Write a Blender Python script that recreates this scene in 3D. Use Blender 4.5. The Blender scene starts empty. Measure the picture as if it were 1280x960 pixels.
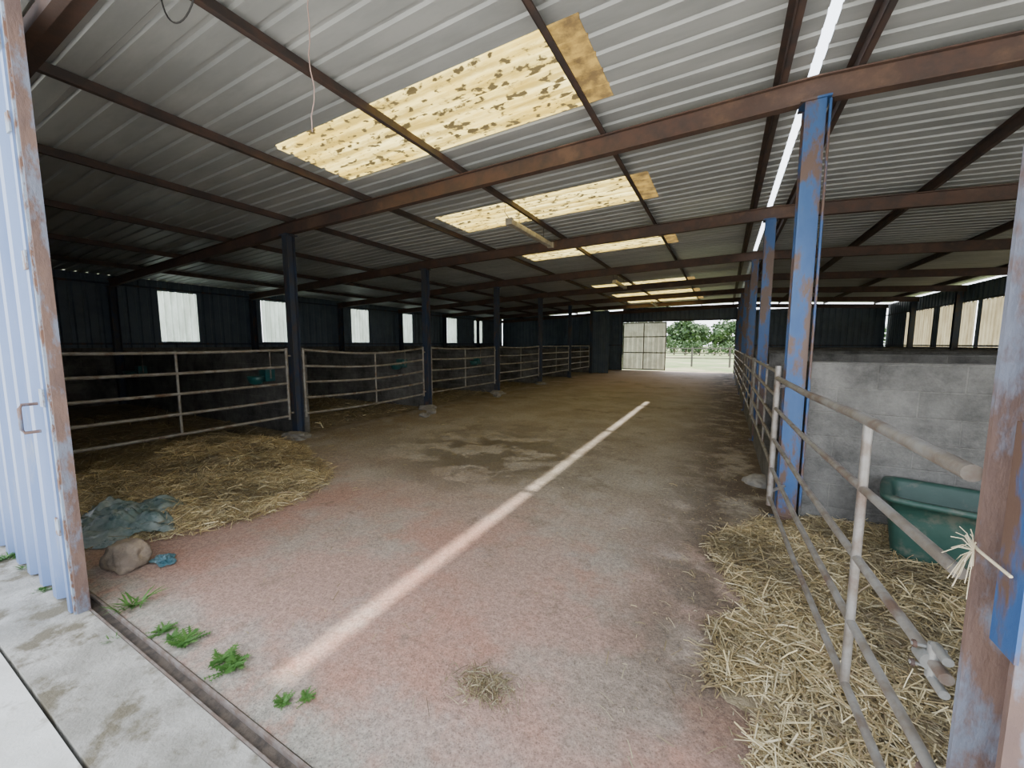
import bpy, math, random
import numpy as np
from mathutils import Vector, noise, Matrix
random.seed(7); np.random.seed(7)
D=bpy.data; S=bpy.context.scene
# ---------------------------------------------------------------- materials
def mat(name, c1, c2=None, scale=5.0, rough=0.8, metal=0.0, bump=0.0, bscale=None, lo=0.4, hi=0.6, c3=None, s3=1.5, lo3=0.55, hi3=0.65, stretch=(1,1,1), trans=0.0, detail=6):
    m=D.materials.new(name); m.use_nodes=True; nt=m.node_tree; N=nt.nodes; L=nt.links
    b=N['Principled BSDF']; b.inputs['Roughness'].default_value=rough; b.inputs['Metallic'].default_value=metal
    tc=N.new('ShaderNodeTexCoord'); mp=N.new('ShaderNodeMapping'); mp.inputs['Scale'].default_value=stretch
    L.new(tc.outputs['Object'],mp.inputs['Vector'])
    def nz(s,d=detail):
        n=N.new('ShaderNodeTexNoise'); n.inputs['Scale'].default_value=s; n.inputs['Detail'].default_value=d
        n.inputs['Roughness'].default_value=0.65
        L.new(mp.outputs[0],n.inputs['Vector']); return n
    def ramp(src,a,z):
        r=N.new('ShaderNodeMapRange'); r.inputs[1].default_value=a; r.inputs[2].default_value=z
        L.new(src,r.inputs[0]); return r.outputs[0]
    def mix(f,a,bb):
        x=N.new('ShaderNodeMix'); x.data_type='RGBA'
        L.new(f,x.inputs[0])
        for i,v in ((6,a),(7,bb)):
            if isinstance(v,tuple): x.inputs[i].default_value=(*v,1)
            else: L.new(v,x.inputs[i])
        return x.outputs[2]
    col=None
    if c2:
        col=mix(ramp(nz(scale).outputs['Fac'],lo,hi),c1,c2)
        if c3: col=mix(ramp(nz(s3).outputs['Fac'],lo3,hi3),col,c3)
        L.new(col,b.inputs['Base Color'])
    else: b.inputs['Base Color'].default_value=(*c1,1)
    if bump>0:
        bn=N.new('ShaderNodeBump'); bn.inputs['Strength'].default_value=bump; bn.inputs['Distance'].default_value=0.02
        L.new(nz(bscale or scale*4).outputs['Fac'],bn.inputs['Height']); L.new(bn.outputs[0],b.inputs['Normal'])
    if trans>0:
        t=N.new('ShaderNodeBsdfTranslucent'); ms=N.new('ShaderNodeMixShader'); ms.inputs[0].default_value=trans
        if col: L.new(col,t.inputs[0])
        else: t.inputs[0].default_value=(*c1,1)
        L.new(b.outputs[0],ms.inputs[1]); L.new(t.outputs[0],ms.inputs[2]); L.new(ms.outputs[0],N['Material Output'].inputs[0])
    return m
M={}
M['roof']=mat('roof_sheet',(.44,.455,.445),(.35,.365,.36),1.3,.5,.1,.05,c3=(.25,.22,.17),s3=.9,lo3=.66,hi3=.8,stretch=(.5,2,1))
M['skybrown']=mat('skylight_stained',(.20,.125,.03),(.07,.045,.018),6,.7,trans=.45)
M['winl']=mat('window_grp',(.66,.72,.66),(.46,.50,.44),3,.5,trans=.75,stretch=(1,1,.3))
M['winr']=mat('window_grp_aged',(.36,.32,.21),(.25,.21,.13),3,.5,trans=.5,stretch=(1,1,.3))
M['rust']=mat('rusty_beam',(.10,.055,.039),(.06,.04,.034),4,.7,.1,.15,c3=(.13,.075,.05),s3=2)
M['purlin']=mat('purlin_steel',(.055,.043,.04),(.09,.055,.043),5,.7,.1)
M['blue']=mat('blue_paint_rust',(.020,.070,.20),(.04,.10,.235),3,.5,.1,.15,c3=(.10,.06,.045),s3=6,lo3=.46,hi3=.54,stretch=(1,1,.35))
M['bluedk']=mat('blue_dark_steel',(.022,.038,.075),(.045,.045,.05),5,.6,.1,.1,c3=(.085,.052,.04),s3=6,stretch=(1,1,.4))
M['rustpost']=mat('rusty_blue_post',(.16,.10,.078),(.11,.07,.06),8,.8,.1,.3,c3=(.15,.165,.21),s3=9,lo3=.48,hi3=.58,stretch=(1,1,.4))
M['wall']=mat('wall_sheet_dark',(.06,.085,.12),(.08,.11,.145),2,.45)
M['door']=mat('door_blue_sheet',(.105,.165,.31),(.14,.205,.35),1.5,.45,.1,.05,c3=(.19,.23,.30),s3=6,lo3=.60,hi3=.75,stretch=(2,2,.3))
M['peel']=mat('peeling_edge',(.22,.27,.34),(.14,.075,.05),16,.8,0,.4,lo=.48,hi=.56,stretch=(1,1,.35))
M['galv']=mat('galvanised_tube',(.25,.24,.225),(.18,.155,.13),9,.5,.35,.12,c3=(.14,.095,.075),s3=5,lo3=.53,hi3=.66)
M['galvc']=mat('galvanised_clamp',(.27,.27,.26),(.19,.19,.18),14,.45,.4,.1)
M['galvL']=mat('old_tube',(.26,.25,.23),(.18,.155,.13),9,.6,.2,.1,c3=(.13,.08,.05),s3=5)
M['conc']=mat('concrete_chunk',(.25,.235,.21),(.17,.16,.145),8,.9,0,.5)
M['stone']=mat('stone',(.30,.235,.17),(.18,.14,.11),9,.9,0,.6)
M['cream']=mat('cream_sheet',(.40,.38,.29),(.30,.28,.21),2,.6,trans=.45)
M['creamfr']=mat('frame_pale',(.12,.11,.095))
M['tub']=mat('green_plastic',(.009,.040,.030),(.016,.052,.040),5,.55,0,.05,c3=(.07,.078,.06),s3=9,lo3=.52,hi3=.66)
M['water']=mat('water',(.02,.03,.03),rough=.08)
M['teal']=mat('teal_bowl',(.02,.11,.11),(.03,.085,.085),6,.4)
M['lampw']=mat('lamp_body',(.42,.38,.31),(.27,.235,.18),9,.6)
M['twine']=mat('twine',(.60,.52,.36),(.45,.38,.25),9,.8)
M['plast']=mat('plastic_film',(.17,.24,.235),(.33,.385,.37),6,.18,0,.2,lo=.42,hi=.62,c3=(.075,.13,.135),s3=9,trans=.25)
M['plastb']=mat('plastic_blue',(.05,.15,.19),(.18,.28,.31),8,.3,trans=.3)
M['wire']=mat('wire',(.40,.27,.23)); M['wired']=mat('wire_dark',(.04,.04,.04))
M['leaf']=mat('weed_leaf',(.045,.13,.018),(.085,.19,.035),12,.6,trans=.3)
M['tree']=mat('tree_leaf',(.018,.048,.010),(.038,.082,.017),1,.7,trans=.15)
M['trunk']=mat('trunk',(.12,.09,.06),(.07,.05,.04),5)
M['grass']=mat('grass_field',(.075,.125,.026),(.135,.155,.05),.6,.9,0,.3,c3=(.23,.205,.11),s3=.25,lo3=.5,hi3=.6)
M['slab']=mat('apron_concrete',(.56,.545,.51),(.42,.40,.355),1.2,.85,0,.25,bscale=60,c3=(.17,.135,.085),s3=1.7,lo3=.56,hi3=.64,detail=14)
M['curb']=mat('threshold_concrete',(.34,.32,.285),(.22,.205,.175),3,.9,0,.5,bscale=50,c3=(.12,.10,.065),s3=4,lo3=.50,hi3=.60,detail=14)
M['dirt']=mat('dirt',(.05,.038,.03),(.10,.075,.055),20,.95,0,.6)
M['track']=mat('track_rail',(.13,.09,.07),(.20,.17,.15),14,.8,.1,.4)
M['wood']=mat('fence_wood',(.12,.11,.095),(.09,.08,.065),8)
M['mud']=mat('straw_bed',(.18,.14,.085),(.26,.205,.125),9,.95,0,.8,bscale=60,c3=(.09,.07,.045),s3=2.5)

def skymat():
    m=D.materials.new('skylight_grp'); m.use_nodes=True; nt=m.node_tree; N=nt.nodes; L=nt.links; b=N['Principled BSDF']; b.inputs['Roughness'].default_value=.6
    g=N.new('ShaderNodeNewGeometry'); P=g.outputs['Position']; s=N.new('ShaderNodeSeparateXYZ'); L.new(P,s.inputs[0])
    def nz(sc,st,d=8,r=.65):
        mp=N.new('ShaderNodeMapping'); mp.inputs['Scale'].default_value=st; L.new(P,mp.inputs[0])
        n=N.new('ShaderNodeTexNoise'); n.inputs['Scale'].default_value=sc; n.inputs['Detail'].default_value=d; n.inputs['Roughness'].default_value=r; L.new(mp.outputs[0],n.inputs['Vector']); return n.outputs[0]
    def mr(src,a,z,c=0,d=1):
        r=N.new('ShaderNodeMapRange')
        for i,x in enumerate((a,z,c,d)): r.inputs[i+1].default_value=x
        L.new(src,r.inputs[0]); return r.outputs[0]
    def mix(f,a,c):
        x=N.new('ShaderNodeMix'); x.data_type='RGBA'; L.new(f,x.inputs[0])
        for i,v in ((6,a),(7,c)):
            if isinstance(v,tuple): x.inputs[i].default_value=(*v,1)
            else: L.new(v,x.inputs[i])
        return x.outputs[2]
    col=mix(mr(nz(1.4,(.6,2,1)),.36,.62),(.66,.55,.20),(.42,.29,.055))
    # grime lying in the corrugations
    mm=N.new('ShaderNodeMath'); mm.operation='MULTIPLY'; mm.inputs[1].default_value=2*math.pi/.2; L.new(s.outputs[1],mm.inputs[0])
    sn=N.new('ShaderNodeMath'); sn.operation='SINE'; L.new(mm.outputs[0],sn.inputs[0])
    ad=N.new('ShaderNodeMath'); ad.operation='MULTIPLY_ADD'; ad.inputs[1].default_value=.16; L.new(sn.outputs[0],ad.inputs[0]); L.new(nz(3,(.5,2.5,1)),ad.inputs[2])
    col=mix(mr(ad.outputs[0],.46,.66,0,.85),col,(.20,.135,.025))
    col=mix(mr(nz(12,(.75,1.2,1),4,.5),.56,.62),col,(.045,.033,.014))
    col=mix(mr(nz(4,(.8,1.2,1),9,.7),.59,.65),col,(.06,.042,.016))
    L.new(col,b.inputs['Base Color'])
    t=N.new('ShaderNodeBsdfTranslucent'); ms=N.new('ShaderNodeMixShader'); ms.inputs[0].default_value=.66
    L.new(col,t.inputs[0]); L.new(b.outputs[0],ms.inputs[1]); L.new(t.outputs[0],ms.inputs[2]); L.new(ms.outputs[0],N['Material Output'].inputs[0]); return m
M['sky']=skymat()

def blockmat():
    m=D.materials.new('block_wall'); m.use_nodes=True; nt=m.node_tree; N=nt.nodes; L=nt.links; b=N['Principled BSDF']
    b.inputs['Roughness'].default_value=.92
    g=N.new('ShaderNodeNewGeometry'); s=N.new('ShaderNodeSeparateXYZ'); L.new(g.outputs['Position'],s.inputs[0])
    a=N.new('ShaderNodeMath'); a.operation='ADD'; L.new(s.outputs[0],a.inputs[0]); L.new(s.outputs[1],a.inputs[1])
    c=N.new('ShaderNodeCombineXYZ'); L.new(a.outputs[0],c.inputs[0]); L.new(s.outputs[2],c.inputs[1])
    br=N.new('ShaderNodeTexBrick'); L.new(c.outputs[0],br.inputs['Vector'])
    br.inputs['Scale'].default_value=1; br.inputs['Brick Width'].default_value=.5; br.inputs['Row Height'].default_value=.205
    br.inputs['Mortar Size'].default_value=.006; br.inputs['Mortar Smooth'].default_value=.5
    br.inputs['Color1'].default_value=(.118,.114,.106,1); br.inputs['Color2'].default_value=(.096,.093,.086,1); br.inputs['Mortar'].default_value=(.135,.13,.12,1)
    n=N.new('ShaderNodeTexNoise'); n.inputs['Scale'].default_value=2.2; n.inputs['Detail'].default_value=12; n.inputs['Roughness'].default_value=.75; L.new(g.outputs['Position'],n.inputs['Vector'])
    r=N.new('ShaderNodeMapRange'); r.inputs[1].default_value=.35; r.inputs[2].default_value=.68; r.inputs[3].default_value=.42; r.inputs[4].default_value=1.65; L.new(n.outputs[0],r.inputs[0])
    v=N.new('ShaderNodeVectorMath'); v.operation='SCALE'; L.new(br.outputs[0],v.inputs[0]); L.new(r.outputs[0],v.inputs['Scale'])
    L.new(v.outputs[0],b.inputs['Base Color'])
    n2=N.new('ShaderNodeTexNoise'); n2.inputs['Scale'].default_value=60; L.new(g.outputs['Position'],n2.inputs['Vector'])
    ad=N.new('ShaderNodeMath'); ad.operation='SUBTRACT'; L.new(n2.outputs[0],ad.inputs[0]); L.new(br.outputs['Fac'],ad.inputs[1])
    bn=N.new('ShaderNodeBump'); bn.inputs['Strength'].default_value=.7; bn.inputs['Distance'].default_value=.015
    L.new(ad.outputs[0],bn.inputs['Height']); L.new(bn.outputs[0],b.inputs['Normal']); return m
M['block']=blockmat()

def floormat():
    m=D.materials.new('barn_floor'); m.use_nodes=True; nt=m.node_tree; N=nt.nodes; L=nt.links; b=N['Principled BSDF']
    g=N.new('ShaderNodeNewGeometry'); P=g.outputs['Position']
    s=N.new('ShaderNodeSeparateXYZ'); L.new(P,s.inputs[0])
    def nz(sc,d=8,r=.6,off=0):
        n=N.new('ShaderNodeTexNoise'); n.inputs['Scale'].default_value=sc; n.inputs['Detail'].default_value=d; n.inputs['Roughness'].default_value=r
        v=N.new('ShaderNodeVectorMath'); v.inputs[1].default_value=(off,off*1.7,0); L.new(P,v.inputs[0]); L.new(v.outputs[0],n.inputs['Vector']); return n.outputs[0]
    def mr(src,a,z,c=0,d=1):
        r=N.new('ShaderNodeMapRange'); r.interpolation_type='SMOOTHSTEP'
        for i,x in enumerate((a,z,c,d)): r.inputs[i+1].default_value=x
        L.new(src,r.inputs[0]); return r.outputs[0]
    def ma(op,a,c):
        x=N.new('ShaderNodeMath'); x.operation=op; x.use_clamp=(op!='SUBTRACT')
        for i,v in enumerate((a,c)):
            if isinstance(v,(int,float)): x.inputs[i].default_value=v
            else: L.new(v,x.inputs[i])
        return x.outputs[0]
    def mix(f,a,c):
        x=N.new('ShaderNodeMix'); x.data_type='RGBA'; L.new(f,x.inputs[0])
        for i,v in ((6,a),(7,c)):
            if isinstance(v,tuple): x.inputs[i].default_value=(*v,1)
            else: L.new(v,x.inputs[i])
        return x.outputs[2]
    col=mix(mr(nz(1.1),.35,.65),(.205,.175,.135),(.28,.25,.205))
    yred=mr(s.outputs[1],4.6,1.6)
    red=ma('MULTIPLY',ma('ADD',mr(nz(.9,5,.6,11),.36,.52),.35),yred)
    col=mix(red,col,(.285,.18,.14))
    col=mix(ma('MULTIPLY',ma('MULTIPLY',mr(nz(.9,8,.7,21),.48,.62),yred),.7),col,(.29,.145,.10))
    gz=ma('MULTIPLY',mr(nz(.75,7,.65,31),.54,.64),.5); col=mix(gz,col,(.275,.25,.215))
    far=mr(s.outputs[1],11,19); col=mix(ma('MULTIPLY',far,.7),col,(.33,.22,.165))
    dx=N.new('ShaderNodeVectorMath'); dx.operation='DISTANCE'; dx.inputs[1].default_value=(-2.9,5.0,0); L.new(P,dx.inputs[0])
    st=ma('MULTIPLY',mr(dx.outputs['Value'],2.4,.5),mr(nz(1.6,8,.65,5),.47,.52)); col=mix(ma('MULTIPLY',st,.75),col,(.085,.068,.048))
    st2=ma('MULTIPLY',mr(nz(.8,9,.7,51),.54,.62),mr(s.outputs[1],1.4,4)); col=mix(ma('MULTIPLY',st2,.6),col,(.125,.098,.068))
    st3=mr(nz(2.6,9,.75,71),.57,.66); col=mix(ma('MULTIPLY',st3,.5),col,(.12,.088,.062))
    lf=mr(s.outputs[0],-4.4,-6.3); col=mix(ma('MULTIPLY',lf,mr(nz(2,8,.6,3),.35,.6)),col,(.18,.135,.08))
    rt=ma('MULTIPLY',mr(s.outputs[0],-.9,.25),mr(s.outputs[1],1.2,2.2)); col=mix(ma('MULTIPLY',rt,mr(nz(2.5,8,.6,8),.36,.54)),col,(.085,.062,.042))
    ed=mr(s.outputs[1],1.2,.85); col=mix(ma('MULTIPLY',ed,mr(nz(4,8,.7,61),.38,.6)),col,(.25,.225,.185))
    vo=N.new('ShaderNodeTexVoronoi'); vo.inputs['Scale'].default_value=95; L.new(P,vo.inputs['Vector'])
    sp=mr(vo.outputs['Distance'],.0,.5,.6,1.0)
    vc=N.new('ShaderNodeSeparateXYZ'); L.new(vo.outputs['Color'],vc.inputs[0]); pv=mr(vc.outputs[0],0,1,.75,1.0)
    n3=mr(nz(26,10,.85),.36,.62,.62,1.0)
    sc=N.new('ShaderNodeVectorMath'); sc.operation='SCALE'; L.new(col,sc.inputs[0]); L.new(ma('MULTIPLY',ma('MULTIPLY',sp,pv),n3),sc.inputs['Scale'])
    mu=N.new('ShaderNodeVectorMath'); mu.operation='SCALE'; mu.inputs['Scale'].default_value=1.62; L.new(sc.outputs[0],mu.inputs[0])
    L.new(mu.outputs[0],b.inputs['Base Color'])
    L.new(mr(st,0,1,.85,.45),b.inputs['Roughness'])
    bn=N.new('ShaderNodeBump'); bn.inputs['Strength'].default_value=.8; bn.inputs['Distance'].default_value=.014
    hh=N.new('ShaderNodeMath'); hh.operation='ADD'; L.new(nz(30,8,.75),hh.inputs[0]); L.new(nz(3,5,.6,2),hh.inputs[1])
    L.new(hh.outputs[0],bn.inputs['Height']); L.new(bn.outputs[0],b.inputs['Normal']); return m
M['floor']=floormat()
def strawmat():
    m=D.materials.new('straw'); m.use_nodes=True; nt=m.node_tree; b=nt.nodes['Principled BSDF']
    a=nt.nodes.new('ShaderNodeAttribute'); a.attribute_name='Col'; nt.links.new(a.outputs['Color'],b.inputs['Base Color']); b.inputs['Roughness'].default_value=.6
    return m
M['straw']=strawmat()

# ---------------------------------------------------------------- mesh builder
class MB:
    def __init__(s): s.v=[]; s.f=[]; s.mi=[]; s.mats=[]; s.sm=[]
    def mid(s,m):
        if m not in s.mats: s.mats.append(m)
        return s.mats.index(m)
    def add(s,vs,fs,m,smooth=False):
        o=len(s.v); k=s.mid(m); s.v+= [tuple(x) for x in vs]
        for f in fs: s.f.append(tuple(i+o for i in f)); s.mi.append(k); s.sm.append(smooth)
    def box(s,a,b,m):
        x0,y0,z0=a; x1,y1,z1=b
        s.add([(x0,y0,z0),(x1,y0,z0),(x1,y1,z0),(x0,y1,z0),(x0,y0,z1),(x1,y0,z1),(x1,y1,z1),(x0,y1,z1)],
              [(0,3,2,1),(4,5,6,7),(0,1,5,4),(1,2,6,5),(2,3,7,6),(3,0,4,7)],m)
    def ext(s,p0,p1,a,b,pts,m,smooth=False):
        p0=Vector(p0);p1=Vector(p1);a=Vector(a);b=Vector(b);n=len(pts)
        vs=[p0+a*x+b*y for x,y in pts]+[p1+a*x+b*y for x,y in pts]
        s.add(vs,[(i,(i+1)%n,n+(i+1)%n,n+i) for i in range(n)],m,smooth)
        s.add(vs,[tuple(range(n))[::-1],tuple(range(n,2*n))],m)
    def ibeam(s,p0,p1,a,b,w,h,t,m):
        for q in ([(-w/2,-h/2),(w/2,-h/2),(w/2,-h/2+t),(-w/2,-h/2+t)],[(-w/2,h/2-t),(w/2,h/2-t),(w/2,h/2),(-w/2,h/2)],
                  [(-t/2,-h/2+t),(t/2,-h/2+t),(t/2,h/2-t),(-t/2,h/2-t)]): s.ext(p0,p1,a,b,q,m)
    def tube(s,pts,r,m,n=10):
        pts=[Vector(p) for p in pts]; rings=[]
        for i,p in enumerate(pts):
            d=(pts[min(i+1,len(pts)-1)]-pts[max(i-1,0)]).normalized()
            u=Vector((0,0,1)) if abs(d.z)<.9 else Vector((1,0,0))
            a=d.cross(u).normalized(); b=a.cross(d).normalized()
            rings.append([p+a*math.cos(2*math.pi*k/n)*r+b*math.sin(2*math.pi*k/n)*r for k in range(n)])
        vs=[v for R in rings for v in R]; fs=[]
        for i in range(len(rings)-1):
            for k in range(n): fs.append((i*n+k,i*n+(k+1)%n,(i+1)*n+(k+1)%n,(i+1)*n+k))
        s.add(vs,fs,m,True); s.add(rings[0],[tuple(range(n))],m); s.add(rings[-1],[tuple(range(n))],m)
    def corr(s,o,U,V,n,lu,lv,m,p=.25,d=.03,u0=0,q=(.58,.68,.9)):
        o=Vector(o);U=Vector(U).normalized();V=Vector(V).normalized();n=Vector(n).normalized()
        def h(u):
            t=(u%p)/p
            if t<q[0]: return 0
            if t<q[1]: return (t-q[0])/(q[1]-q[0])
            if t<q[2]: return 1
            return (1-t)/(1-q[2])
        us={0.0,lu}
        k=math.floor(u0/p)
        while k*p-u0<lu:
            for t in (0,)+tuple(q):
                u=(k+t)*p-u0
                if 0<u<lu: us.add(u)
            k+=1
        us=sorted(us); vs=[]
        for u in us:
            a=o+U*u+n*h(u+u0+1e-6)*d; vs+=[a,a+V*lv]
        s.add(vs,[(2*i,2*i+2,2*i+3,2*i+1) for i in range(len(us)-1)],m)
    def obj(s,name,parent=None):
        me=D.meshes.new(name); me.from_pydata(s.v,[],s.f)
        for m in s.mats: me.materials.append(M[m])
        me.polygons.foreach_set('material_index',s.mi); me.polygons.foreach_set('use_smooth',s.sm); me.update()
        o=D.objects.new(name,me); S.collection.objects.link(o)
        if parent: o.parent=parent
        return o
X,Y,Z=Vector((1,0,0)),Vector((0,1,0)),Vector((0,0,1))
XL,XR,YF,YB=-14.0,6.6,.75,24.6
XP=-6.45; XQ=.55; AP=3.85
def zr(x):
    if x>.55: return AP-.05*(x-.55)
    if x>XP: return AP+.021*(x-.55)
    return AP-.147-.045*(XP-x)
bays=[4.15+3.4*i for i in range(6)]

# ---------------------------------------------------------------- floor / ground
b=MB(); b.add([(XL,.815,0),(XR,.815,0),(XR,YB+.3,0),(XL,YB+.3,0)],[(0,1,2,3)],'floor'); b.obj('floor')
b=MB(); b.box((-40,-30,-.25),(-3.9,.40,.0),'slab'); b.box((-3.888,-30,-.25),(40,.40,.0),'slab'); b.obj('apron_slab')
b=MB(); b.box((-14.3,.412,-.2),(7,.735,.012),'curb'); b.obj('threshold_curb')
b=MB(); b.box((-14.3,.735,-.2),(7,.82,-.014),'dirt')
b.box((-14.3,.738,-.014),(7,.747,.014),'track'); b.box((-14.3,.795,-.014),(7,.806,.012),'track'); b.obj('door_track')
b=MB(); g=400
b.add([(-g,-g,-.26),(g,-g,-.26),(g,g,-.26),(-g,g,-.26)],[(0,1,2,3)],'grass')
b.box((-60,YB+.31,-.25),(60,120,-.03),'grass'); b.obj('ground')

# ---------------------------------------------------------------- roof
SW=.038
b=MB()
RQ=(.70,.77,.93)
def seg(x0,x1,y0,y1,m):
    z0,z1=zr(x0+1e-6),zr(x1-1e-6); d=Vector((x1-x0,0,z1-z0))
    b.corr((x0,y0,z0),Y,d,Z,y1-y0,d.length+.002,m,u0=y0,p=.2,d=.02,q=RQ)
skies=[(2.75,3.75),(5.5,6.5),(8.5,9.5),(11.5,12.5),(14.5,15.5),(17.5,18.5),(20.5,21.5)]
y=.6; xr=.55-SW
for (a,c) in skies+[(YB+.3,None)]:
    seg(XL-.2,XP,y,a,'roof'); seg(XP,xr,y,a,'roof')
    if c:
        seg(XL-.2,XP,a,c,'roof'); seg(XP,-4.45,a,c,'roof'); seg(-.98,xr,a,c,'roof'); y=c
seg(.55+SW,XR+.2,.6,YB+.3,'roof')
b.obj('ceiling')
for i,(a,c) in enumerate(skies):
    b=MB(); seg(-4.45,-1.22,a,c,'sky'); seg(-1.22,-.98,a,c,'skybrown'); b.obj('skylight_%d'%(i+1))
b=MB()
for y0,y1 in ((.6,1.45),(11.75,YB+.3)):
    b.add([(.35,y0,AP+.035),(.555,y0,AP+.075),(.555,y1,AP+.075),(.35,y1,AP+.035),(.76,y0,AP+.035),(.76,y1,AP+.035)],[(0,1,2,3),(1,4,5,2)],'roof')
b.obj('ridge_cap')
for px in [.31,.81,-1.2,-2.95,-4.65,-6.45,-8.4,-10.4,-12.3,2.35,4.2,6.1]:
    z=zr(px)-.004; b=MB(); w=.045;h=.10;t=.008
    for q in ([(-w,-t),(0,-t),(0,0),(-w,0)],[(-t/2,-h),(t/2,-h),(t/2,-t),(-t/2,-t)],[(0,-h),(w,-h),(w,-h+t),(0,-h+t)]):
        b.ext((px,.65,z),(px,YB-.05,z),X,Z,q,'purlin')
    b.obj('purlin')
for y in [.95]+bays+[24.4]:
    b=MB()
    for x0,x1 in ((XL,XP),(XP,.55),(.55,XR)):
        p0=Vector((x0,y,zr(x0)-.21)); p1=Vector((x1,y,zr(x1)-.21))
        b.ibeam(p0,p1,Y,Z,.085,.19,.012,'rust')
    b.obj('rafter_beam')
def post(x,y,m,w=.15,h=.15):
    b=MB(); b.ibeam((x,y,0),(x,y,zr(x)-.322),X,Y,w,h,.012,m)
    b.box((x-.11,y-.11,0),(x+.11,y+.11,.015),m); b.box((x-.1,y-.1,zr(x)-.322),(x+.1,y+.1,zr(x)-.306),m)
    b.obj('steel_post')
for y in bays: post(XP,y,'bluedk',.14,.14); post(XQ,y,'blue',.14,.17)
for y in [.97]+bays[:]:
    post(XL+.15,y,'bluedk'); post(XR-.15,y,'bluedk')
b=MB(); b.ibeam((.575,1.11,0),(.575,1.11,zr(.575)-.311),X,Y,.15,.17,.014,'rustpost')
b.ext((.497,1.05,1.02),(.487,1.03,1.46),X,Y,[(-.006,-.04),(.0,-.04),(.0,.035),(-.006,.035)],'blue')
b.box((.47,1.0,0),(.68,1.22,.015),'rustpost'); b.obj('steel_post')

# ---------------------------------------------------------------- outer walls
wy=[5.6,8.4,12.1,14.9,18.7,21.5]
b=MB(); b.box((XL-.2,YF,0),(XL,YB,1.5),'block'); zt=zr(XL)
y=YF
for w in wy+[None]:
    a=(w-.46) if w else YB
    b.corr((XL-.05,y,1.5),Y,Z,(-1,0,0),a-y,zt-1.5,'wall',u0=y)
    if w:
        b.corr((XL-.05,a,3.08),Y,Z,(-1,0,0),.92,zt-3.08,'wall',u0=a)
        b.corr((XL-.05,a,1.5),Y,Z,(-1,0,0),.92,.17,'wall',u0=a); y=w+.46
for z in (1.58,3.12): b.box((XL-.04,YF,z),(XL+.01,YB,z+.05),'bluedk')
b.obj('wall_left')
for i,w in enumerate(wy):
    b=MB(); b.corr((XL-.05,w-.46,1.67),Y,Z,(-1,0,0),.92,1.41,'winl',p=.15,d=.03,u0=0); b.obj('window_%d'%(i+1))
ry=[(6.0,7.9),(9.4,11.3),(12.4,14.3),(15.1,16.9),(17.2,19.5),(20.0,22.4)]
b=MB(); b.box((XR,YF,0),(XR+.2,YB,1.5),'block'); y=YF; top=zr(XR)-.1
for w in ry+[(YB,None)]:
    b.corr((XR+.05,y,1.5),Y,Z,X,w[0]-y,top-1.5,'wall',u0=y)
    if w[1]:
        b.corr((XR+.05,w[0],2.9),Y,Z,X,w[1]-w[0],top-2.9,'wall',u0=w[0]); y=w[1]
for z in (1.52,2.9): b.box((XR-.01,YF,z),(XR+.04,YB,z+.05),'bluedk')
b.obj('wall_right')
for i,w in enumerate(ry):
    b=MB(); b.corr((XR+.05,w[0],1.5),Y,Z,X,w[1]-w[0],1.4,'winr',p=.19,u0=0); b.obj('window_%d'%(i+8))
b=MB()
b.corr((XL,YB,0),X,Z,Y,-5.55-XL,3.5,'wall'); b.corr((-5.55,YB,2.95),X,Z,Y,6.1,.80,'wall',u0=-5.55)
b.corr((.55,YB,0),X,Z,Y,XR-.55,3.42,'wall',u0=.55)
b.box((-5.6,YB-.08,0),(-5.5,YB-.01,3.5),'bluedk'); b.box((.5,YB-.12,0),(.6,YB-.02,3.5),'bluedk'); b.box((-5.6,YB-.09,2.9),(.6,YB-.01,3.0),'bluedk')
b.box((-10,YB-.06,1.5),(-5.6,YB-.01,1.56),'bluedk'); b.box((.62,YB-.06,1.5),(XR,YB-.01,1.56),'bluedk')
b.obj('wall_back')
b=MB(); b.corr((XP,21.45,0),(1,0,0),Z,(0,1,0),.9,3.4,'wall'); b.obj('wall_partition')
b=MB(); b.corr((-5.5,YB+.10,.04),X,Z,Y,2.5,2.86,'cream',p=.3)
for z in (.05,1.05,2.0,2.82): b.box((-5.5,YB+.05,z),(-3.0,YB+.09,z+.06),'creamfr')
for x in (-5.5,-4.3,-3.05): b.box((x,YB+.03,.05),(x+.05,YB+.09,2.88),'creamfr')
b.obj('door_1')
b=MB(); b.corr((XL,.86,0),X,Z,Y,-6.7-XL,3.3,'wall'); b.box((XL,.82,3.36),(XR,.87,3.44),'rust'); b.obj('wall_front')

# front sliding door
b=MB(); x0,x1=-6.7,-3.34
b.corr((x0,.715,.03),X,Z,(0,-1,0),x1-x0,3.4,'door',p=.27,d=.045,u0=.06,q=(.5,.62,.88))
b.box((x1-.02,.67,.02),(x1+.025,.73,3.43),'door'); b.box((x1+.025,.68,.0),(x1+.05,.73,3.44),'peel'); b.box((x1+.05,.69,.0),(x1+.062,.745,3.44),'rustpost')
b.box((x0,.72,.03),(x1,.75,.09),'rustpost'); b.box((x0,.72,1.7),(x1,.75,1.76),'rustpost'); b.box((x0,.72,3.36),(x1,.75,3.43),'rustpost')
for z in (.5,1.25,2.0,2.7,3.1): b.box((x1-.03,.662,z),(x1+.03,.67,z+.10),'peel')
b.tube([(-3.45,.67,1.10),(-3.45,.61,1.10),(-3.45,.60,1.12),(-3.45,.60,1.24),(-3.45,.61,1.26),(-3.45,.67,1.26)],.009,'rustpost')
for x in (-6.2,-4.0): b.box((x-.04,.70,3.4),(x+.04,.79,3.56),'rust')
b.box((x0-1,.70,3.5),(-2.9,.79,3.58),'rustpost')
b.obj('door_2')
b=MB(); b.corr((-3.9,.55,3.56),(1,0,.12),Z,(0,-1,0),.75,.25,'door',p=.12,d=.03); b.obj('flashing_sheet')

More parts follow.
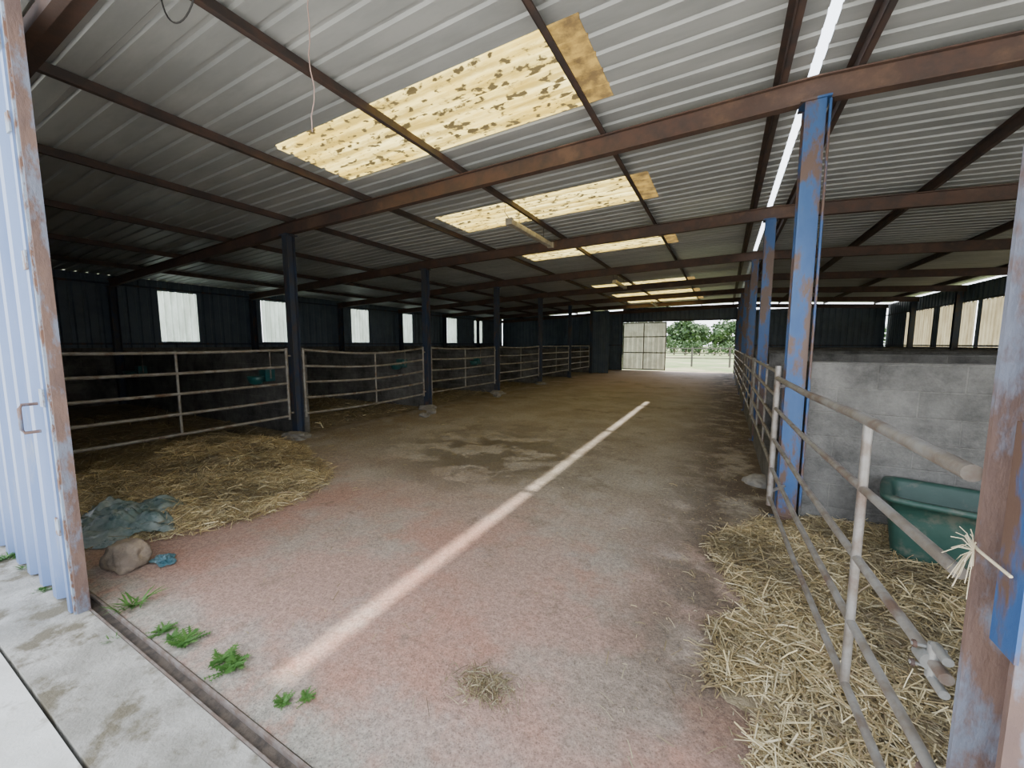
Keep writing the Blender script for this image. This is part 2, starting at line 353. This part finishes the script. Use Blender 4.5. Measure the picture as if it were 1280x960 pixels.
# ---------------------------------------------------------------- partitions
for y in bays:
    b=MB(); b.box((XL,y+.09,0),(XP-.09 ,y+.27,1.42 if y<5 else 1.35),'block'); b.obj('wall_stall_left')
    b=MB(); b.box((XQ+.10,y+.0,0),(XR,y+.18,1.45),'block'); b.obj('wall_stall_right')
for y in bays[:5]:
    b=MB(); b.box((XQ-.06,y+.2,0),(XQ+.06,y+3.2,.32),'block'); b.obj('stall_plinth')
b=MB()
for y in [1.0]+bays[:5]:
    y0=y+.28 if y>1 else .9; y1=y+3.4 if y>1 else 4.2
    b.add([(XL,y0,.03),(XP,y0,.02),(XP,y1,.02),(XL,y1,.03)],[(0,1,2,3)],'mud')
b.obj('stall_bedding')

# ---------------------------------------------------------------- gates
def gate(x,y0,y1,zs,m,r=.021,verts=2,sag=0,dx=0,name='stall_gate',rtop=None):
    b=MB(); n=9
    def P(t,z): return (x+dx*math.sin(t*math.pi),y0+(y1-y0)*t,z-sag*math.sin(t*math.pi)*(z/1.5))
    for z in zs: b.tube([P(i/(n-1),z) for i in range(n)],(rtop if rtop and z==max(zs) else r),m)
    for k in range(verts+2):
        t=k/(verts+1); rr=r*1.15 if k in (0,verts+1) else r*.8
        b.tube([P(t,min(zs)-.06 if k in (0,verts+1) else min(zs)),P(t,max(zs)+.03)],rr,m)
    for yy,s in ((y0,-1),(y1,1)):
        for z in (min(zs)+.05,max(zs)-.1):
            b.tube([(x,yy,z),(x,yy+s*.07,z)],.016,m)
    return b.obj(name)
zl=[.38,.66,.94,1.22,1.5]
gate(XP+.0,.98,4.0,zl,'galvL',verts=1,sag=.02)
gate(XP,4.3,7.4,zl,'galvL',sag=.09,verts=1,dx=.06)
gate(XP,7.7,10.8,zl,'galvL',sag=.04,verts=1,dx=-.05)
gate(XP,11.1,14.2,zl,'galvL',sag=.03,verts=1)
gate(XP,14.5,17.6,zl,'galvL',verts=1); gate(XP,17.9,20.8,zl,'galvL',verts=1)
b=MB(); zg=[.33,.58,.83,1.09,1.34]
for z in zg: b.tube([(.40,3.86,z-.02),(.43,2.8,z-.025),(.46,1.9,z-.01),(.489,1.205,z-(.02 if z>1.3 else 0))],.0195 if z==1.34 else .0145,'galv',14)
b.tube([(.40,3.86,.24),(.40,3.86,1.42)],.022,'galv',14)
b.tube([(.463,1.80,.31),(.463,1.80,1.33)],.0145,'galv',14)
b.tube([(.49,1.24,.30),(.49,1.24,.56)],.022,'rustpost',14)
b.tube([(.477,1.295,.83),(.480,1.255,.83)],.0215,'galvc',16)
b.tube([(.486,1.262,.79),(.486,1.262,.875)],.0135,'galvc',14)
b.tube([(.486,1.262,.79),(.488,1.205,.79)],.011,'galvc'); b.tube([(.486,1.262,.872),(.488,1.205,.872)],.011,'galvc')
for zz in (.806,.857):
    b.tube([(.448,1.275,zz),(.512,1.275,zz)],.0045,'galvc',8); b.tube([(.450,1.275,zz),(.457,1.275,zz)],.009,'rust',6)
b.tube([(.40,3.86,.36),(.52,4.06,.36)],.014,'galv'); b.tube([(.40,3.86,1.25),(.52,4.06,1.25)],.014,'galv')
b.obj('stall_gate')
zg2=[.45,.68,.9,1.12,1.34]
for i,y in enumerate(bays[:5]): gate(XQ-.10,y+.2,y+3.2,zg2,'galv',verts=2,r=.018)
b=MB()
for x in np.arange(-14,10,2.4): b.box((x-.06,31,-.1),(x+.06,31.12,1.35),'wood')
for z in (.55,.9,1.25): b.box((-14,31.12,z),(10,31.16,z+.07),'wood')
b.obj('field_fence')

for (x,y,z) in ((-7.3,4.1,.98),(-7.3,7.5,1.05),(-7.2,10.9,1.0),(-12.6,4.1,.9)):
    b=MB(); n=16; prof=[(.02,-.10),(.10,-.08),(.135,.0),(.14,.05),(.12,.05),(.10,-.03),(.0,-.05)]
    vs=[];fs=[]
    for r,zz in prof:
        for k in range(n):
            a=2*math.pi*k/n; vs.append((x+r*1.2*math.cos(a),y-.02-.13+r*.9*math.sin(a),z+zz))
    for i in range(len(prof)-1):
        for k in range(n): fs.append((i*n+k,i*n+(k+1)%n,(i+1)*n+(k+1)%n,(i+1)*n+k))
    b.add(vs,fs,'teal',True); b.box((x-.1,y-.03,z-.05),(x+.1,y+.135,z+.16),'teal'); b.tube([(x+.12,y+.05,z),(x+.12,y+.05,1.45)],.012,'galvL')
    b.obj('water_bowl')

def rock(name,c,s,m,seed,flat=.6):
    import bmesh
    bm=bmesh.new(); bmesh.ops.create_icosphere(bm,subdivisions=4,radius=1)
    for v in bm.verts:
        p=v.co.copy(); d=1+.35*noise.noise(p*1.2+Vector((seed,0,0)))+.16*noise.noise(p*3+Vector((0,seed,0)))+.06*noise.noise(p*9)
        p=p*d; v.co=Vector((p.x*s[0],p.y*s[1],p.z*s[2]))
    me=D.meshes.new(name); bm.to_mesh(me); bm.free(); me.materials.append(M[m])
    for p in me.polygons: p.use_smooth=True
    o=D.objects.new(name,me); o.location=c; S.collection.objects.link(o); return o
rock('stone',(-3.74,1.06,.07),(.155,.12,.115),'stone',3)
for i,y in enumerate(bays[:4]): rock('concrete_footing',(XP+.10,y-.12,.03),(.24,.18,.08),'conc',i*3.1)
rock('concrete_footing',(.42,5.2,.03),(.14,.16,.07),'conc',8.2)
for i,(x,y) in enumerate(((-5.9,7.0),(-5.75,6.6),(-6.0,10.2))): rock('rubble_stone',(x,y,.03),(.13,.1,.06),'conc',i+20)

def tub():
    b=MB(); n=48
    def ring(a,c,r,z):
        out=[]
        for k in range(n):
            t=2*math.pi*k/n; ex=.30
            cx=math.copysign(abs(math.cos(t))**ex,math.cos(t)); sx=math.copysign(abs(math.sin(t))**ex,math.sin(t))
            out.append((a*cx,c*sx,z))
        return out
    R=[ring(.29,.22,0,0),ring(.30,.23,0,.02),ring(.345,.275,0,.38),ring(.35,.28,0,.48),ring(.385,.31,0,.485),ring(.392,.318,0,.505),ring(.385,.31,0,.525),ring(.345,.275,0,.525),ring(.33,.26,0,.50),ring(.275,.205,0,.10),ring(.02,.02,0,.09)]
    vs=[v for r in R for v in r]; fs=[]
    for i in range(len(R)-1):
        for k in range(n): fs.append((i*n+k,i*n+(k+1)%n,(i+1)*n+(k+1)%n,(i+1)*n+k))
    fs.append(tuple(range(n))[::-1]); b.add(vs,fs,'tub',True)
    b.add(ring(.315,.245,0,.36),[tuple(range(n))],'water')
    o=b.obj('water_trough'); o.location=(1.46,3.72,.03); o.rotation_euler=(0,0,math.radians(-16)); return o
tub()

def lamp(x,y,z,l=1.6):
    b=MB()
    b.ext((x,y-l/2,z),(x,y+l/2,z),X,Z,[(-.05,-.02),(-.04,-.04),(.04,-.04),(.05,-.02),(.05,.02),(.03,.045),(-.03,.045),(-.05,.02)],'lampw')
    for s in (-1,1):
        b.box((x-.055,y+s*l/2-.03,z-.045),(x+.055,y+s*l/2+.03,z+.05),'lampw')
        b.tube([(x,y+s*l*.3,z+.05),(x,y+s*l*.3,zr(x)-.11)],.005,'wired',6)
    b.tube([(x,y-l/2,z+.04),(x-.03,y-l/2-.1,z+.12),(x,y-l/2-.12,zr(x)-.11)],.005,'wired',6)
    b.obj('fluorescent_lamp')
lamp(-2.95,6.2,3.44); lamp(-2.95,12.6,3.44,1.4); lamp(-2.95,19.4,3.44,1.4)
b=MB(); b.tube([(-2.32+.012*math.sin(i*1.1),1.70+.01*math.cos(i*1.7),3.80-i*.088) for i in range(11)],.0035,'wire',6); b.obj('hanging_wire')
b=MB(); b.tube([(-2.95-.2*math.cos(t*math.pi),1.30+.02*t,3.74-.22*math.sin(t*math.pi)) for t in np.linspace(0,1,18)],.005,'wired',6); b.obj('hanging_cable')
b=MB(); b.tube([(.64,4.04,.2),(.64,4.04,3.5)],.010,'blue',8); b.obj('cable_conduit')

# ---------------------------------------------------------------- straw
pal=np.array([(.42,.32,.155),(.53,.43,.23),(.33,.24,.11),(.60,.51,.32),(.23,.165,.09),(.38,.31,.17)])
def blades(name,pts,zb,lmin=.05,lmax=.22,w=.0035,tilt=.25,dark=1.0):
    n=len(pts); ang=np.random.rand(n)*2*math.pi; L=lmin+(lmax-lmin)*np.random.rand(n)**1.6; ti=(np.random.randn(n)*tilt)
    d=np.stack([np.cos(ang)*np.cos(ti),np.sin(ang)*np.cos(ti),np.sin(ti)],1); c=np.column_stack([pts,zb])
    c[:,2]+=np.abs(np.sin(ti))*L*.5
    sd=np.stack([-np.sin(ang),np.cos(ang),np.random.randn(n)*.5],1)*(w*(.6+.8*np.random.rand(n)))[:,None]
    bow=np.zeros((n,3)); bow[:,2]=np.random.rand(n)*.012
    a0=c-d*L[:,None]/2; a1=c+bow; a2=c+d*L[:,None]/2
    V=np.stack([a0-sd,a0+sd,a1-sd,a1+sd,a2-sd,a2+sd],1).reshape(-1,3)
    base=np.arange(n)[:,None]*6
    F=np.concatenate([base+np.array([0,1,3,2]),base+np.array([2,3,5,4])],0)
    me=D.meshes.new(name); me.vertices.add(len(V)); me.vertices.foreach_set('co',V.ravel())
    me.loops.add(F.size); me.loops.foreach_set('vertex_index',F.ravel().astype(np.int32))
    me.polygons.add(len(F)); me.polygons.foreach_set('loop_start',np.arange(0,F.size,4,dtype=np.int32)); me.update(calc_edges=True)
    dk=np.asarray(dark)*np.ones(n)
    col=pal[np.random.randint(0,len(pal),n)]*(.5+.6*np.random.rand(n))[:,None]*dk[:,None]
    C=np.ones((n,6,4)); C[:,:,:3]=col[:,None,:]
    at=me.color_attributes.new('Col','FLOAT_COLOR','POINT'); at.data.foreach_set('color',C.ravel())
    me.materials.append(M['straw']); o=D.objects.new(name,me); S.collection.objects.link(o); return o
def nz(x,y,s,o=0): return noise.noise(Vector((x*s+o,y*s-o,o)))
def hL(x,y):
    dx=(x+6.1)/1.4; dy=(y-2.6)/1.2; r=dx*dx+dy*dy
    h=.20*max(0,1-r)**.9; h2=.05*max(0,1-((x+5.15)/1.5)**2-((y-2.1)/1.35)**2)
    return max(h,h2)*(1+.6*nz(x,y,2.2)+.3*nz(x,y,6)) 
def hR(x,y):
    edge=.0+.22*nz(0,y,1.3,5)+.1*nz(0,y,4,2)+ (.18 if y<1.9 else 0) + max(0,(y-3.3))*.35
    t=min(1,max(0,(x-edge)/.5))
    ys=min(1,max(0,(y-1.0)/.4))*min(1,max(0,(5.2-y)/.8) if x<.45 else 1)
    return t*ys*(.08+.05*nz(x,y,1.5,3)+.03*nz(x,y,5,1)+.05*min(1,max(0,x-.6)))
def mound(name,hf,x0,x1,y0,y1,st):
    nx=int((x1-x0)/st); ny=int((y1-y0)/st); vs=[];fs=[]; H=[]
    for j in range(ny+1):
        for i in range(nx+1):
            x=x0+i*st;y=y0+j*st; h=hf(x,y); H.append(h); vs.append((x,y,max(h-.012,-.01)+(.012*nz(x,y,14) if h>.01 else 0)))
    for j in range(ny):
        for i in range(nx):
            q=(j*(nx+1)+i,j*(nx+1)+i+1,(j+1)*(nx+1)+i+1,(j+1)*(nx+1)+i)
            if max(H[k] for k in q)>.012: fs.append(q)
    b=MB(); b.add(vs,fs,'mud',True); return b.obj(name)
def scatter(name,hf,x0,x1,y0,y1,n,th=.006,parent=None,seed=0,dk=1.0,**k):
    P=[];Zs=[];K=[]
    while len(P)<n:
        x=random.uniform(x0,x1); y=random.uniform(y0,y1); h=hf(x,y)
        if h>th or (h>0.001 and random.random()<.3):
            m=nz(x,y,1.6,seed+7)+.5*nz(x,y,4.5,seed)
            if m<-.12 and random.random()<.45: continue
            P.append((x,y)); Zs.append(h+random.random()*.02); K.append(dk*max(.6,min(1.15,.98+.8*m)))
    o=blades(name,np.array(P),np.array(Zs),dark=np.array(K),**k); o.parent=parent; return o
pL=mound('straw_pile',hL,-7.7,-3.5,.9,4.1,.06); scatter('straw_stalks',hL,-7.7,-3.5,.9,4.1,32000,parent=pL,w=.0024,lmax=.20,tilt=.18,dk=1.2)
pR=mound('straw_bed',hR,-.3,6.3,1.0,4.14,.06)
scatter('straw_stalks',hR,-.3,2.6,1.0,4.1,46000,parent=pR,w=.0019,lmax=.17,tilt=.2,dk=.95,seed=4)
scatter('straw_stalks_far',hR,2.4,6.2,1.0,4.1,3000,parent=pR,w=.005)
P=[]
while len(P)<9000:
    x=random.uniform(-6.3,.4); y=.9+random.random()**1.2*14
    pr=.10+max(0,min(1,(-4.2-x)/1.5))+max(0,min(1,(x+.5)/.6))*(.9 if y>1.8 else .15)+.5*max(0,nz(x,y,.8,4))
    if y<3.5 and -4<x<-.4: pr*=.35
    if random.random()<pr: P.append((x,y))
blades('straw_litter',np.array(P),np.full(len(P),.006),lmin=.015,lmax=.10,w=.0016,tilt=.03,dark=.85)
P=[];
for y in bays[:3]+[.8]:
    for k in range(2200): P.append((random.uniform(-12,XP-.1),y+.3+random.random()*3.0))
blades('straw_bedding_stalks',np.array(P),np.full(len(P),.04),lmax=.28,w=.005,dark=.85)
P=np.random.randn(520,2)*np.array([.075,.05])+np.array([-.92,1.42]); r=np.hypot(P[:,0]+.92,P[:,1]-1.42)
blades('straw_clump',P,.004+.02*np.exp(-(r/.07)**2)*np.random.rand(len(P)),lmin=.015,lmax=.09,w=.0012,tilt=.12,dark=.6)
b=MB()
for k in range(26):
    q=Vector((.470,1.12,1.18)); e=q+Vector((-.005-random.random()*.03,random.uniform(-.05,.05),random.uniform(-.10,.05)))
    b.tube([q,(q+e)/2+Vector((0,0,.01)),e],.0009,'twine',5)
b.tube([(.478,1.02,1.18),(.476,1.12,1.182),(.49,1.2,1.18)],.003,'twine',6)
b.obj('baling_twine')

def film(name,cx,cy,sx,sy,h,m,seed):
    n=60; vs=[];fs=[]
    for j in range(n):
        for i in range(n):
            u=i/(n-1)*2-1; v=j/(n-1)*2-1; r=math.hypot(u,v)
            ww=1+.35*noise.noise(Vector((u*1.6,v*1.6,seed)))
            rd=abs(noise.noise(Vector((u*2.2,v*1.8,seed+3))))+.4*abs(noise.noise(Vector((u*6,v*5,seed))))
            z=h*max(0,1-r*r*.6)*(.45+1.0*rd)+.05*h*noise.noise(Vector((u*14,v*14,seed)))+.008
            vs.append((cx+u*sx*ww*(1-.3*v*v),cy+v*sy*ww*(1-.3*u*u),max(z,.006)))
    for j in range(n-1):
        for i in range(n-1): fs.append((j*n+i,j*n+i+1,(j+1)*n+i+1,(j+1)*n+i))
    b=MB(); b.add(vs,fs,m,True); b.obj(name)
film('plastic_sheet',-4.62,1.30,.54,.40,.19,'plast',2); film('plastic_scrap',-3.57,1.20,.11,.07,.04,'plastb',9)

# ---------------------------------------------------------------- weeds
def weed(x,y,s,n=26,broad=False,z=0):
    b=MB()
    for k in range(n):
        a=random.uniform(0,6.28); L=s*random.uniform(.4,1); w=s*(.07 if not broad else .10)*random.uniform(.7,1.2); el=random.uniform(.3,1.3)
        d=Vector((math.cos(a),math.sin(a),0)); sd=Vector((-d.y,d.x,0)); o=Vector((x+random.gauss(0,s*.12),y+random.gauss(0,s*.12),z))
        pts=[]
        for t,wt in ((0,.25),(.35,1),(.7,.8),(1,.05)):
            p=o+d*L*t*math.cos(el*(1-.5*t))+Z*(L*math.sin(el)*(t-.45*t*t)); pts+= [p-sd*w*wt*.5,p+sd*w*wt*.5+Z*.1*w]
        b.add(pts,[(0,1,3,2),(2,3,5,4),(4,5,7,6)],'leaf',True)
        if broad:
            for t in (.35,.5,.65,.8):
                p=o+d*L*t*math.cos(el*(1-.5*t))+Z*(L*math.sin(el)*(t-.45*t*t))
                for sg in (-1,1):
                    q=p+sd*sg*w*1.5+d*w*.7; b.add([p,p+d*w*.6+Z*.1*w,q,p-d*w*.1+sd*sg*w*.5],[(0,1,2,3)],'leaf')
    b.obj('weed')
def px2w(px,py):
    u=(px-640)/490; v=(480-py)/490; F=.9948+.1016*v; U=.9948*v-.1016; s=-1.6/U
    return (u*.8805-F*.4741)*s,(u*.4741+F*.8805)*s
for px,py,s,br in ((168,758,.17,False),(202,790,.08,True),(232,805,.11,True),(290,834,.12,True),(278,826,.09,True),(355,880,.06,True),(383,874,.055,True),(140,802,.06,False),(215,798,.06,True),
                   (10,700,.13,True),(30,712,.09,False),(60,738,.07,True)):
    x,y=px2w(px,py); weed(x,y,s,34,br)

# ---------------------------------------------------------------- trees outside
def tree(x,y,H,R,n=1500):
    b=MB(); b.tube([(x,y,-.1),(x+.1,y,H*.3),(x,y+.1,H*.6)],R*.07,'trunk',8)
    cl=[(Vector((x+random.gauss(0,R*.45),y+random.gauss(0,R*.45),H*random.uniform(.25,.85))),R*random.uniform(.3,.5)) for _ in range(14)]
    for k in range(n):
        c,r=random.choice(cl); d=Vector((random.gauss(0,1),random.gauss(0,1),random.gauss(0,1))).normalized(); p=c+d*r*random.uniform(.7,1)
        q=Vector((random.gauss(0,1),random.gauss(0,1),random.gauss(0,1))).normalized()*R*.10; w=d.cross(q)*1.0
        b.add([p-q,p+w,p+q,p-w],[(0,1,2,3)],'tree')
    b.obj('tree')
for i in range(22):
    tree(-46+i*3.2+random.uniform(-1,1),random.uniform(85,105),random.uniform(5.4,8.2),random.uniform(3,3.9),1300)
for i in range(22): tree(-30+i*1.8,62+random.uniform(-2,2),random.uniform(1.6,2.3),1.4,320)

# ---------------------------------------------------------------- light
w=D.worlds.new('World'); S.world=w; w.use_nodes=True; N=w.node_tree.nodes; L=w.node_tree.links
tc=N.new('ShaderNodeTexCoord'); sp=N.new('ShaderNodeSeparateXYZ'); L.new(tc.outputs['Generated'],sp.inputs[0])
r=N.new('ShaderNodeValToRGB'); L.new(sp.outputs[2],r.inputs[0]); r.color_ramp.elements[0].position=0; r.color_ramp.elements[0].color=(.93,.96,1,1)
r.color_ramp.elements[1].position=.6; r.color_ramp.elements[1].color=(.78,.87,1,1)
L.new(r.outputs[0],N['Background'].inputs[0]); N['Background'].inputs[1].default_value=5.6
sd=D.lights.new('sun','SUN'); sd.energy=20; sd.angle=math.radians(1.5); sd.color=(1,.94,.86)
so=D.objects.new('sun',sd); S.collection.objects.link(so)
so.rotation_euler=Vector((-2.35,-.45,-3.85)).to_track_quat('-Z','Y').to_euler()
# ---------------------------------------------------------------- camera
cd=D.cameras.new('camera'); co=D.objects.new('camera',cd); S.collection.objects.link(co)
co.location=(0,0,1.6); co.rotation_euler=(math.radians(90-5.83),0,math.radians(28.3)); cd.lens=490/1280*36; cd.sensor_width=36; cd.clip_start=.05; cd.clip_end=1000
S.camera=co
